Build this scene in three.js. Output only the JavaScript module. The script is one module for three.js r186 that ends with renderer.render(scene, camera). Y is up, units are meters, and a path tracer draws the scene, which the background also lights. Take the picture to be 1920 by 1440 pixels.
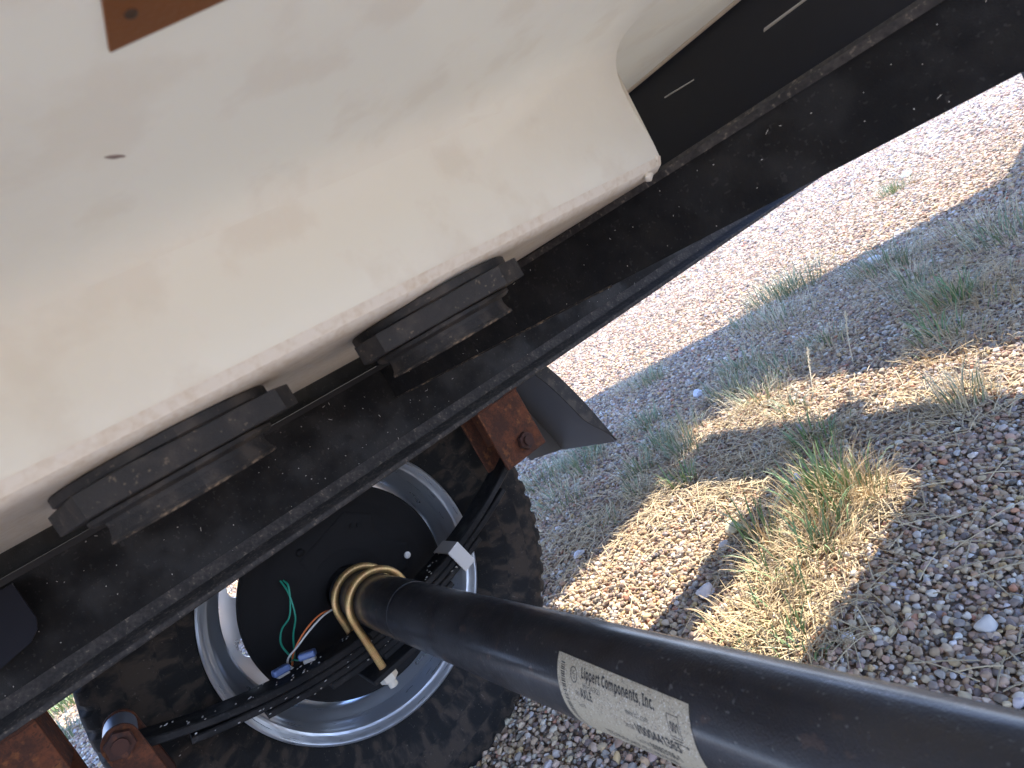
import * as THREE from 'three';
import { RoundedBoxGeometry } from 'three/addons/geometries/RoundedBoxGeometry.js';
import { mergeGeometries, toCreasedNormals, mergeVertices } from 'three/addons/utils/BufferGeometryUtils.js';

// ------------------------------------------------------------------ camera, sky, sun, exposure
const scene = new THREE.Scene();
const camera = new THREE.PerspectiveCamera(62.744, 4 / 3, 0.01, 400);
camera.position.set(0, 0.59, 0);
camera.focus = 0.95; camera.userData.fStop = 15;
camera.quaternion.setFromRotationMatrix(new THREE.Matrix4().makeBasis(
  new THREE.Vector3(0.69795, -0.49231, 0.52010),
  new THREE.Vector3(0.47587, 0.86154, 0.17690),
  new THREE.Vector3(-0.53518, 0.12403, 0.83559)));

const SUN = new THREE.Vector3(1.0, 1, -0.13).normalize();   // high, a little ahead of the trailer
{ // clear blue sky
  const W = 256, H = 128, d = new Float32Array(W * H * 4);
  for (let j = 0; j < H; j++) for (let i = 0; i < W; i++) {
    const el = ((j + 0.5) / H - 0.5) * Math.PI, t = Math.max(0, Math.sin(el));
    const k = Math.pow(1 - t, 3.0), o = (j * W + i) * 4;
    const z = [0.19, 0.40, 1.06], h = [0.90, 1.08, 1.36];
    for (let c = 0; c < 3; c++) d[o + c] = (z[c] + (h[c] - z[c]) * k) * 1.0;
    d[o + 3] = 1;
  }
  const t = new THREE.DataTexture(d, W, H, THREE.RGBAFormat, THREE.FloatType);
  t.mapping = THREE.EquirectangularReflectionMapping; t.magFilter = t.minFilter = THREE.LinearFilter; t.needsUpdate = true;
  scene.background = t; scene.environment = t;
}
const sun = new THREE.DirectionalLight(new THREE.Color(1, 0.945, 0.86), 4.5);
sun.position.copy(SUN).multiplyScalar(12); sun.target.position.set(0, 0, 0);
sun.castShadow = true; sun.shadow.mapSize.set(4096, 4096);
Object.assign(sun.shadow.camera, { left: -8, right: 8, top: 8, bottom: -8, near: 0.5, far: 30 });
scene.add(sun, sun.target);

const renderer = new THREE.WebGLRenderer({ antialias: true });
renderer.toneMapping = THREE.LinearToneMapping;
renderer.toneMappingExposure = 4.3;
renderer.shadowMap.enabled = true;

// ------------------------------------------------------------------ helpers
let seed = 12345;
const rnd = () => { seed |= 0; seed = (seed + 0x6D2B79F5) | 0; let t = Math.imul(seed ^ (seed >>> 15), 1 | seed); t = (t + Math.imul(t ^ (t >>> 7), 61 | t)) ^ t; return ((t ^ (t >>> 14)) >>> 0) / 4294967296; };
const rr = (a, b) => a + (b - a) * rnd();
const V = (x, y, z) => new THREE.Vector3(x, y, z);
const lerp = (a, b, t) => a + (b - a) * t, clamp = (x, a = 0, b = 1) => Math.min(b, Math.max(a, x)), sst = (a, b, x) => { const t = clamp((x - a) / (b - a)); return t * t * (3 - 2 * t); };
const hash = (x, y, s) => { let h = Math.imul(x, 374761393) ^ Math.imul(y, 668265263) ^ Math.imul(s, 974634541); h = Math.imul(h ^ (h >>> 13), 1274126177); return ((h ^ (h >>> 16)) >>> 0) / 4294967296; };
function vnoise(u, v, p, s) { // tileable value noise, period p cells
  const x = u * p, y = v * p, xi = Math.floor(x), yi = Math.floor(y), fx = x - xi, fy = y - yi;
  const a = fx * fx * (3 - 2 * fx), b = fy * fy * (3 - 2 * fy), m = (n) => ((n % p) + p) % p;
  return lerp(lerp(hash(m(xi), m(yi), s), hash(m(xi + 1), m(yi), s), a), lerp(hash(m(xi), m(yi + 1), s), hash(m(xi + 1), m(yi + 1), s), a), b);
}
function fbm(u, v, p, oct, s) { let r = 0, a = 0.5, n = 0; for (let i = 0; i < oct; i++) { r += a * vnoise(u, v, p << i, s + i); n += a; a *= 0.55; } return r / n; }
function dataTex(n, fn, srgb = true, rep = 1) { // fn(u, v) -> [r, g, b] 0..1
  const d = new Uint8Array(n * n * 4);
  for (let j = 0; j < n; j++) for (let i = 0; i < n; i++) {
    const c = fn((i + 0.5) / n, (j + 0.5) / n), o = (j * n + i) * 4;
    for (let k = 0; k < 3; k++) d[o + k] = clamp(c[k]) * 255; d[o + 3] = 255;
  }
  const t = new THREE.DataTexture(d, n, n); t.wrapS = t.wrapT = THREE.RepeatWrapping; t.magFilter = THREE.LinearFilter; t.minFilter = THREE.LinearMipmapLinearFilter; t.generateMipmaps = true;
  if (srgb) t.colorSpace = THREE.SRGBColorSpace; t.repeat.set(rep, rep); t.needsUpdate = true; return t;
}
const mix3 = (a, b, t) => [lerp(a[0], b[0], t), lerp(a[1], b[1], t), lerp(a[2], b[2], t)];
const gray = (x) => [x, x, x];

function metricUV(g) { // uv in metres from the faces' main direction
  g = g.index ? g.toNonIndexed() : g; const p = g.attributes.position, uv = new Float32Array(p.count * 2), a = V(), b = V(), c = V();
  for (let i = 0; i < p.count; i += 3) {
    a.fromBufferAttribute(p, i); b.fromBufferAttribute(p, i + 1); c.fromBufferAttribute(p, i + 2);
    const n = b.clone().sub(a).cross(c.clone().sub(a)), x = Math.abs(n.x), y = Math.abs(n.y), z = Math.abs(n.z);
    [a, b, c].forEach((q, k) => { const o = (i + k) * 2; if (z >= x && z >= y) { uv[o] = q.x; uv[o + 1] = q.y; } else if (x >= y) { uv[o] = q.z; uv[o + 1] = q.y; } else { uv[o] = q.x; uv[o + 1] = q.z; } });
  }
  g.setAttribute('uv', new THREE.BufferAttribute(uv, 2)); return g;
}
const crease = (g, deg = 35) => toCreasedNormals(g, deg * Math.PI / 180);
function box(x0, x1, y0, y1, z0, z1, r = 0.002) {
  const w = x1 - x0, h = y1 - y0, d = z1 - z0, g = new RoundedBoxGeometry(w, h, d, 2, Math.min(r, w * 0.45, h * 0.45, d * 0.45));
  g.translate((x0 + x1) / 2, (y0 + y1) / 2, (z0 + z1) / 2); return metricUV(g);
}
function quads(rings, closed, caps, creaseDeg = 35) { // rings: arrays of Vector3, joined in order
  const pos = [], q = (a, b, c, d) => { for (const v of [a, b, c, a, c, d]) pos.push(v.x, v.y, v.z); };
  const n = rings[0].length, m = closed ? n : n - 1;
  for (let i = 0; i + 1 < rings.length; i++) for (let j = 0; j < m; j++) q(rings[i][j], rings[i][(j + 1) % n], rings[i + 1][(j + 1) % n], rings[i + 1][j]);
  if (caps) for (const [r, flip] of [[rings[0], true], [rings[rings.length - 1], false]]) {
    const o = r[0], e1 = r[1].clone().sub(o).normalize();
    let nrm = V(); for (let j = 1; j + 1 < n; j++) nrm.add(r[j].clone().sub(o).cross(r[j + 1].clone().sub(o)));
    const e2 = nrm.normalize().clone().cross(e1), pts = r.map((v) => new THREE.Vector2(v.clone().sub(o).dot(e1), v.clone().sub(o).dot(e2)));
    for (const t of THREE.ShapeUtils.triangulateShape(pts, [])) { const k = flip ? [t[0], t[2], t[1]] : t; for (const i of k) pos.push(r[i].x, r[i].y, r[i].z); }
  }
  let g = new THREE.BufferGeometry(); g.setAttribute('position', new THREE.Float32BufferAttribute(pos, 3));
  g = metricUV(g); g.computeVertexNormals(); return crease(g, creaseDeg);
}
const sweepX = (prof, x0, x1, nx = 1, f = null, closed = true, deg = 35) => quads(Array.from({ length: nx + 1 }, (_, i) => { const x = lerp(x0, x1, i / nx); return prof.map(([z, y]) => f ? f(x, z, y) : V(x, y, z)); }), closed, closed, deg);
const sweepZ = (prof, z0, z1, deg = 35) => quads([prof.map(([x, y]) => V(x, y, z0)), prof.map(([x, y]) => V(x, y, z1))].reverse(), true, true, deg);
function tube(pts, r, seg = 24, rad = 8, curve = true) {
  const c = curve ? new THREE.CatmullRomCurve3(pts) : (() => { const p = new THREE.CurvePath(); for (let i = 0; i + 1 < pts.length; i++) p.add(new THREE.LineCurve3(pts[i], pts[i + 1])); return p; })();
  return new THREE.TubeGeometry(c, seg, r, rad, false);
}
function cylBetween(a, b, r, rad = 20, r2 = r) { const d = b.clone().sub(a), g = new THREE.CylinderGeometry(r2, r, d.length(), rad); g.applyQuaternion(new THREE.Quaternion().setFromUnitVectors(V(0, 1, 0), d.clone().normalize())); g.translate((a.x + b.x) / 2, (a.y + b.y) / 2, (a.z + b.z) / 2); return g; }
const clean = (g) => { const o = g.index ? g.toNonIndexed() : g; for (const k of Object.keys(o.attributes)) if (!['position', 'normal', 'uv'].includes(k)) o.deleteAttribute(k); return o; };
const join = (...gs) => mergeGeometries(gs.map(clean));
const hexZ = (x, y, z0, z1, af, turn = 0) => { const s = new THREE.Shape(); for (let i = 0; i < 6; i++) { const a = turn + i * Math.PI / 3, R = af / Math.sqrt(3); s[i ? 'lineTo' : 'moveTo'](R * Math.cos(a), R * Math.sin(a)); } s.closePath(); const b = 0.0012, g = new THREE.ExtrudeGeometry(s, { depth: z1 - z0 - 2 * b, bevelEnabled: true, bevelThickness: b, bevelSize: b, bevelOffset: -b, bevelSegments: 2 }); g.translate(x, y, z0 + b); return metricUV(g); };

const used = {};
const numbered = (n) => { used[n] = (used[n] ?? -1) + 1; return used[n] ? `${n}_${String(used[n]).padStart(3, '0')}` : n; };
function shadows(m) { m.castShadow = m.receiveShadow = true; return m; }
function thing(name, label, category, [x, y, z] = [0, 0, 0], group) { const o = new THREE.Group(); o.name = numbered(name); o.position.set(x, y, z); o.userData = { label, category }; if (group) o.userData.group = group; scene.add(o); return o; }
function part(parent, name, geo, mat, label) { const m = shadows(new THREE.Mesh(geo, mat)); m.name = name; if (label) m.userData.label = label; let r = parent; while (r.parent && r.parent !== scene) r = r.parent; if (parent === r) m.geometry.translate(-r.position.x, -r.position.y, -r.position.z); else m.geometry.translate(-r.position.x, -r.position.y, -r.position.z); parent.add(m); return m; }
const std = (o) => new THREE.MeshStandardMaterial(o);
const lin = (r, g, b) => new THREE.Color().setRGB(r, g, b);

// ------------------------------------------------------------------ materials
const T = {
  rust: dataTex(512, (u, v) => { const a = fbm(u, v, 6, 6, 3), b = fbm(u, v, 40, 3, 9), c = fbm(u, v, 12, 4, 21); let k = mix3([0.30, 0.175, 0.12], [0.50, 0.285, 0.17], sst(0.3, 0.68, a * 0.6 + b * 0.4)); k = mix3(k, [0.62, 0.40, 0.23], sst(0.6, 0.8, c) * 0.7); return mix3(k, [0.17, 0.105, 0.085], sst(0.62, 0.8, b) * 0.5); }, true, 9),
  rustBump: dataTex(256, (u, v) => gray(fbm(u, v, 24, 4, 31)), false, 9),
  paintRough: dataTex(512, (u, v) => { const s = fbm(u, v, 8, 5, 55); return [0, 0.52 + 0.36 * sst(0.25, 0.75, s), 0]; }, false, 4),
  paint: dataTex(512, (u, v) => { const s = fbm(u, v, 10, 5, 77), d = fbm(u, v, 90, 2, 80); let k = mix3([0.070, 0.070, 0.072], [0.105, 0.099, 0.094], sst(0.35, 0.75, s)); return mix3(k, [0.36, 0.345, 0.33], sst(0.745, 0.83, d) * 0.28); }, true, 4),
  fineBump: dataTex(256, (u, v) => gray(fbm(u, v, 32, 3, 91)), false, 30),
  dust: dataTex(512, (u, v) => { const a = fbm(u, v, 14, 5, 101), b = fbm(u, v, 70, 3, 107); const k = mix3([0.145, 0.14, 0.14], [0.25, 0.235, 0.225], sst(0.3, 0.7, a * 0.5 + b * 0.5)); return mix3(k, [0.52, 0.47, 0.40], sst(0.68, 0.82, b) * 0.55); }, true, 5),
  tank: dataTex(1024, (u, v) => { const a = fbm(u, v, 4, 6, 201), b = fbm(u, v, 16, 5, 211), c = fbm(u, v, 120, 2, 223); let k = mix3([0.882, 0.868, 0.822], [0.862, 0.845, 0.796], sst(0.35, 0.7, a)); return mix3(k, [0.82, 0.785, 0.725], sst(0.5, 0.75, b) * 0.35); }, true, 2.2),
  grime: dataTex(512, (u, v) => { const a = fbm(u, v, 24, 5, 301), b = fbm(u, v, 90, 3, 311); return mix3([0.86, 0.83, 0.77], [0.80, 0.745, 0.66], sst(0.36, 0.85, a * 0.5 + b * 0.5)); }, true, 4),
  rubber: dataTex(512, (u, v) => { const a = fbm(u, v, 10, 5, 401), b = fbm(u, v, 80, 3, 411); let k = mix3([0.085, 0.082, 0.078], [0.21, 0.178, 0.148], sst(0.4, 0.72, a)); return mix3(k, [0.42, 0.38, 0.33], sst(0.76, 0.86, b) * 0.6); }, true, 5),
  plastic: dataTex(512, (u, v) => { const a = fbm(u, v, 6, 6, 501), b = fbm(u, v, 50, 3, 511); const k = mix3([0.125, 0.12, 0.117], [0.25, 0.225, 0.20], sst(0.42, 0.74, a)); return mix3(k, [0.52, 0.45, 0.37], sst(0.72, 0.84, b) * 0.6); }, true, 9),
  soil: dataTex(1024, (u, v) => { const a = fbm(u, v, 24, 4, 601), b = fbm(u, v, 128, 3, 611), c = fbm(u, v, 6, 4, 621); return mix3(mix3([0.36, 0.30, 0.24], [0.62, 0.54, 0.45], sst(0.3, 0.7, b)), [0.72, 0.66, 0.58], sst(0.45, 0.8, a) * 0.5 + c * 0.1); }, true, 1),
  steel: dataTex(256, (u, v) => { const a = fbm(u, v, 8, 5, 701); return [0, 0.2 + 0.26 * a, 0]; }, false, 4),
  zinc: dataTex(256, (u, v) => { const a = fbm(u, v, 6, 5, 801), b = fbm(u, v, 20, 3, 811); return mix3(mix3([0.74, 0.65, 0.42], [0.70, 0.52, 0.36], sst(0.35, 0.65, a)), [0.50, 0.46, 0.28], sst(0.5, 0.75, b)); }, true, 14),
};
T.axle = dataTex(1024, (u, v) => { const a = fbm(u, v, 5, 5, 951), b = fbm(u, v, 26, 4, 961), c = fbm(u, v, 110, 2, 971); let k = mix3([0.072, 0.076, 0.092], [0.105, 0.106, 0.118], sst(0.35, 0.7, a)); k = mix3(k, [0.26, 0.19, 0.155], sst(0.745, 0.80, b) * 0.6); return mix3(k, [0.40, 0.385, 0.36], sst(0.80, 0.86, c) * 0.6); }, true, 3);
T.tan = dataTex(256, (u, v) => { const a = fbm(u, v, 12, 4, 901), b = fbm(u, v, 40, 3, 911); return mix3([0.13, 0.12, 0.11], [0.48, 0.41, 0.33], sst(0.42, 0.7, a * 0.6 + b * 0.4)); }, true, 9);
const M = {
  tan: std({ map: T.tan, roughness: 0.95 }),
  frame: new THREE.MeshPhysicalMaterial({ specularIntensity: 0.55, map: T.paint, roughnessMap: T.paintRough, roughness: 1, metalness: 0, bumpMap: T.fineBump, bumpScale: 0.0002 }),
  gloss: std({ color: lin(0.008, 0.010, 0.018), roughness: 0.45, bumpMap: T.fineBump, bumpScale: 0.0001 }),
  dusty: std({ map: T.dust, roughness: 0.85, bumpMap: T.rustBump, bumpScale: 0.0005 }),
  rust: std({ map: T.rust, color: 0xc4bba8, roughness: 0.9, bumpMap: T.rustBump, bumpScale: 0.0006 }),
  tank: new THREE.MeshPhysicalMaterial({ map: T.tank, roughness: 0.9, transmission: 0.27, thickness: 0, specularIntensity: 0.5 }),   // milky polyethylene, sunlit from above
  grime: std({ map: T.grime, roughness: 0.7 }),
  rubber: new THREE.MeshPhysicalMaterial({ specularIntensity: 0.45, map: T.rubber, roughness: 0.82, bumpMap: T.fineBump, bumpScale: 0.0003 }),
  plastic: std({ map: T.plastic, roughness: 0.7, bumpMap: T.fineBump, bumpScale: 0.00025 }),
  silver: std({ color: lin(0.62, 0.63, 0.64), metalness: 0.85, roughnessMap: T.steel, roughness: 1 }),
  brakeBlack: new THREE.MeshPhysicalMaterial({ specularIntensity: 0.4, color: lin(0.0065, 0.006, 0.006), roughness: 0.75, bumpMap: T.fineBump, bumpScale: 0.0003 }),
  zinc: std({ map: T.zinc, metalness: 0.75, roughness: 0.42 }),
  nut: std({ color: lin(0.62, 0.58, 0.48), metalness: 0.5, roughness: 0.4 }),
  axle: new THREE.MeshPhysicalMaterial({ map: T.axle, roughnessMap: T.paintRough, roughness: 0.75, bumpMap: T.fineBump, bumpScale: 0.00025, clearcoat: 0.6, clearcoatRoughness: 0.2 }),
  fender: std({ color: lin(0.075, 0.078, 0.082), roughness: 0.3, bumpMap: T.fineBump, bumpScale: 0.00015 }),
  green: std({ color: lin(0.01, 0.22, 0.14), roughness: 0.45 }), orange: std({ color: lin(0.62, 0.16, 0.04), roughness: 0.5 }), white: std({ color: lin(0.62, 0.6, 0.55), roughness: 0.5 }),
  blue: std({ color: lin(0.10, 0.15, 0.30), roughness: 0.35 }), beige: std({ color: lin(0.40, 0.36, 0.31), roughness: 0.6 }),
  brownPlate: std({ color: lin(0.235, 0.085, 0.022), roughness: 0.6, bumpMap: T.fineBump, bumpScale: 0.0002 }),
  speck: std({ color: lin(0.42, 0.40, 0.36), roughness: 0.9 }),
  canvas: std({ color: lin(0.35, 0.34, 0.32), roughness: 0.9, side: THREE.DoubleSide }),
};

// ------------------------------------------------------------------ ground
{
  const g = new THREE.PlaneGeometry(160, 160, 1, 1); g.rotateX(-Math.PI / 2); metricUVinto(g);
  const m = shadows(new THREE.Mesh(g, std({ map: T.soil, roughness: 1 }))); m.name = 'ground'; m.userData = { kind: 'structure', label: 'flat yard of brown and cream gravel under and around the trailer', category: 'ground' }; scene.add(m);
}
function metricUVinto(g) { const p = g.attributes.position, uv = g.attributes.uv; for (let i = 0; i < p.count; i++) uv.setXY(i, p.getX(i), p.getZ(i)); }

function pebbleGeo(s, detail = 2) {
  let g = new THREE.IcosahedronGeometry(1, detail); g.deleteAttribute('uv'); g.deleteAttribute('normal'); g = mergeVertices(g, 1e-4);
  const p = g.attributes.position, v = V();
  const cuts = Array.from({ length: 10 }, (_, i) => [V(hash(i, 1, s) - 0.5, (hash(i, 2, s) - 0.5), hash(i, 3, s) - 0.5).normalize(), 0.58 + 0.30 * hash(i, 4, s)]);
  for (let i = 0; i < p.count; i++) { v.fromBufferAttribute(p, i); for (const [n, d] of cuts) { const k = v.dot(n); if (k > d) v.addScaledVector(n, (d - k) * 0.88); } const w = 1 + 0.10 * Math.sin(3.1 * v.x + s) * Math.sin(2.7 * v.y + 2 * s) + 0.07 * Math.sin(4.3 * v.z + 1.7 * s); v.multiplyScalar(w); p.setXYZ(i, v.x, v.y, v.z); }
  g.computeVertexNormals(); return g;
}
const PEB = [[0.56, 0.475, 0.35, 5], [0.43, 0.305, 0.18, 9], [0.32, 0.205, 0.115, 9], [0.25, 0.21, 0.17, 4], [0.40, 0.22, 0.12, 6], [0.49, 0.365, 0.22, 8], [0.16, 0.115, 0.085, 5], [0.43, 0.275, 0.19, 4], [0.43, 0.385, 0.33, 2.5], [0.07, 0.06, 0.052, 1.5], [0.39, 0.14, 0.07, 1.0], [0.67, 0.61, 0.50, 1.8], [0.21, 0.12, 0.085, 4], [0.46, 0.30, 0.12, 3.5]];
const PEBN = PEB.reduce((a, b) => a + b[3], 0);
function pebbleColor() { let k = rnd() * PEBN; for (const q of PEB) { k -= q[3]; if (k <= 0) { const w = rr(0.8, 1.15), m = 0.22; return lin(lerp(q[0], 0.45, m) * w, lerp(q[1], 0.355, m) * w * rr(0.96, 1.04), lerp(q[2], 0.24, m) * w * rr(0.92, 1.08)); } } return lin(0.4, 0.3, 0.2); }
{
  const vp = new THREE.Matrix4(); camera.updateMatrixWorld(); camera.updateProjectionMatrix(); vp.multiplyMatrices(camera.projectionMatrix, camera.matrixWorld.clone().invert());
  const inView = (x, z, k) => { const v = V(x, 0, z), d = v.clone().sub(camera.position); if (d.dot(V(0.53518, -0.12403, -0.83559)) < 0.05) return false; v.applyMatrix4(vp); return Math.abs(v.x) < k && Math.abs(v.y) < k; };
  const lists = [[], [], [], [], []];
  const add = (x, z, r, y) => lists[(rnd() * 5) | 0].push([x, z, r, y]);
  const band = (x0, x1, z0, z1, cell, rlo, rhi, ok) => { for (let x = x0; x < x1; x += cell) for (let z = z0; z < z1; z += cell) { const px = x + rr(0, cell), pz = z + rr(0, cell); if (!ok(px, pz)) continue; add(px, pz, lerp(rlo, rhi, Math.pow(rnd(), 2.4)), rr(-0.002, 0.006)); } };
  const dist = (x, z) => Math.hypot(x, z);
  band(-1.2, 2.6, -2.6, 0.6, 0.0062, 0.0031, 0.0076, (x, z) => dist(x, z) < 1.75 && inView(x, z, 1.15));
  band(-1.6, 3.4, -3.4, 0.6, 0.0086, 0.0042, 0.0088, (x, z) => dist(x, z) >= 1.75 && dist(x, z) < 3 && inView(x, z, 1.12));
  band(-2.6, 6, -5.6, 0.6, 0.0145, 0.0068, 0.0125, (x, z) => dist(x, z) >= 3 && dist(x, z) < 5 && inView(x, z, 1.1));
  band(-4, 14, -10, 1, 0.028, 0.0105, 0.02, (x, z) => dist(x, z) >= 5 && dist(x, z) < 13 && inView(x, z, 1.1));
  band(-2, 2.6, -2.6, 2, 0.015, 0.006, 0.011, (x, z) => dist(x, z) < 2.4 && !inView(x, z, 1.15));
  const gr = new THREE.Group(); gr.name = 'gravel'; gr.userData = { kind: 'stuff', label: 'loose rounded tan, brown and cream pea gravel covering the ground', category: 'gravel' }; scene.add(gr);
  const mat = std({ color: 0xffffff, roughness: 0.95 }), q = new THREE.Quaternion(), e = new THREE.Euler(), mm = new THREE.Matrix4();
  let total = 0;
  lists.forEach((L, k) => {
    const im = new THREE.InstancedMesh(pebbleGeo(k + 3, 2), mat, L.length); im.name = 'pebbles'; im.castShadow = im.receiveShadow = true; im.userData = { kind: 'stuff' };
    L.forEach(([x, z, r, y], i) => { e.set(rr(-0.5, 0.5), rr(0, 6.28), rr(-0.5, 0.5)); q.setFromEuler(e); mm.compose(V(x, y + r * 0.25, z), q, V(r * rr(0.85, 1.25), r * rr(0.55, 0.85), r * rr(0.75, 1.0))); im.setMatrixAt(i, mm); im.setColorAt(i, pebbleColor()); });
    gr.add(im); total += L.length;
  });
  console.log('pebbles', total);
}

// ------------------------------------------------------------------ trailer frame
const frame = thing('trailer', 'trailer seen from beneath: white tank, black frame rail, axle, leaf spring and wheel', 'trailer', [0, 0, 0]);
const sub = (name, label) => { const o = new THREE.Group(); o.name = name; if (label) o.userData.label = label; frame.add(o); return o; };
const RX0 = -0.9, RX1 = 1.72, WZ = -0.834;
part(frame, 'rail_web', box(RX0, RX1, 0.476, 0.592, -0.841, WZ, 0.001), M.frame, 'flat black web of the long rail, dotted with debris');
part(frame, 'bottom_flange', sweepX([[-0.874, 0.463], [-0.802, 0.463], [-0.800, 0.465], [-0.800, 0.4695], [-0.8025, 0.4715], [-0.822, 0.4745], [-0.829, 0.4775], [-0.833, 0.484], [-0.8335, 0.492], [-0.8415, 0.492], [-0.842, 0.484], [-0.846, 0.4775], [-0.853, 0.4745], [-0.874, 0.471]].reverse(), RX0, RX1, 1, null, true, 30), M.dusty, 'grey dusty lower flange of the rail');
part(frame, 'top_flange', box(RX0, RX1, 0.5885, 0.5955, -0.874, -0.802, 0.0004), std({ color: lin(0.012, 0.012, 0.013), roughness: 0.8 }));
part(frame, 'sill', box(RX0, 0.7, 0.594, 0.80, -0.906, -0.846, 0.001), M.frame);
part(frame, 'gusset_plate', (() => { const s = [[-0.30, 0.586], [-0.104, 0.586], [-0.1045, 0.545], [-0.109, 0.535], [-0.118, 0.528], [-0.30, 0.490]]; return sweepZ(s, -0.8, -0.806); })(), std({ color: lin(0.004, 0.005, 0.011), roughness: 0.9 }), 'glossy dark plate with a rounded corner on the rail');

// crossmember: a channel running from the rail towards the camera's side, a little askew
const CA = V(0.352, 0, -0.828), CB = V(0.5, 0, -0.121), CD = CB.clone().sub(CA).normalize(), CN = V(CD.z, 0, -CD.x).normalize(), CL = 1.16;
const cmPt = (t, n, y) => CA.clone().addScaledVector(CD, t).addScaledVector(CN, n).setY(y + 0.0145 * t);   // n > 0: away from the camera
const sweepC = (prof, t0 = 0, t1 = CL, deg = 30) => quads([t0, t1].map((t) => prof.map(([n, y]) => cmPt(t, n, y))), true, true, deg);
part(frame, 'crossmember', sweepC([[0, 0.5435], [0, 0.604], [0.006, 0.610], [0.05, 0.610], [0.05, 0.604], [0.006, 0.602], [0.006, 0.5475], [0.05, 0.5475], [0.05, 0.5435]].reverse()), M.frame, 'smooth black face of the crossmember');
part(frame.children[frame.children.length - 1], 'top_lip', sweepC([[-0.0035, 0.6035], [-0.0042, 0.607], [-0.0035, 0.6095], [0, 0.6125], [0.006, 0.613], [0.006, 0.6102], [0.0, 0.6038]].reverse()), M.dusty);
part(frame.children[frame.children.length - 1], 'bottom_bead', sweepC([[-0.0016, 0.5425], [-0.0018, 0.5442], [-0.0002, 0.5448], [-0.0002, 0.5425]].reverse(), 0, 0.40), M.tan);
const header = part(frame, 'header_plate', box(0.705, 0.712, 0.56, 0.80, -0.84, 0.26, 0.001), M.gloss, 'upright black plate behind the crossmember with pale scratches');
part(header, 'scratch', quads([[V(0.7045, 0.7025, -0.481), V(0.7045, 0.7045, -0.481), V(0.7035, 0.7035, -0.4815)], [V(0.7045, 0.6985, -0.437), V(0.7045, 0.7000, -0.437), V(0.7035, 0.699, -0.437)]], true, true), M.speck);
part(header, 'scratch', quads([[V(0.7045, 0.6945, -0.345), V(0.7045, 0.6978, -0.343), V(0.7035, 0.696, -0.344)], [V(0.7045, 0.6945, -0.28), V(0.7045, 0.6968, -0.28), V(0.7035, 0.6955, -0.28)]], true, true), M.speck);

function hanger(x0, x1) { // folded steel box with an open underside
  const y0 = 0.366, y1 = 0.4625, z0 = -0.868, z1 = -0.803, t = 0.005;
  const h = part(frame, 'spring_hanger', join(box(x0, x1, y0, y1, z1 - t, z1, 0.0012), box(x0, x1, y0, y1, z0, z0 + t, 0.0012), box(x0 + 0.02, x1 - 0.001, y0 + 0.035, y1, z0 + t, z1 - t, 0.001)), M.rust, 'rusty brown spring hanger welded under the rail');
  part(h, 'bolt', join(hexZ(x0 + (x1 - x0) * 0.58, 0.3885, z1 + 0.0005, z1 + 0.010, 0.024, 0.3), cylBetween(V(x0 + (x1 - x0) * 0.58, 0.3885, z0 - 0.012), V(x0 + (x1 - x0) * 0.58, 0.3885, z1 + 0.015), 0.0075, 16)), std({ map: T.rust, color: 0x8a7d78, roughness: 0.8 }));
  part(h, 'weld_bead', tube([V(x0, 0.4635, z1 + 0.001), V(x0 + 0.02, 0.4625, z1 + 0.002), V(x0 + 0.03, 0.4635, z1 + 0.001)], 0.0022, 8, 6), M.rust);
  part(h, 'weld_bead', tube([V(x1 - 0.028, 0.4635, z1 + 0.001), V(x1 - 0.012, 0.4625, z1 + 0.002), V(x1, 0.4635, z1 + 0.001)], 0.0022, 8, 6), M.rust);
  return h;
}
hanger(0.435, 0.516); hanger(-0.245, -0.150);

// unseen plates added as shadow casters, gaps shaped for the sun patches
for (const [x0, x1, z0, z1] of [[-0.638, 0.71, -1.3, -0.84], [0.716, 1.30, -1.3, 0.26], [1.302, 1.755, -0.64, 0.26], [1.757, 2.01, -1.25, 0.26], [2.012, 2.235, -0.36, 0.26], [2.237, 4.2, -0.98, 0.26]])
  part(frame, 'added_shade_plate', box(x0, x1, 0.82, 0.828, z0, z1, 0.001), M.frame);

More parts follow.
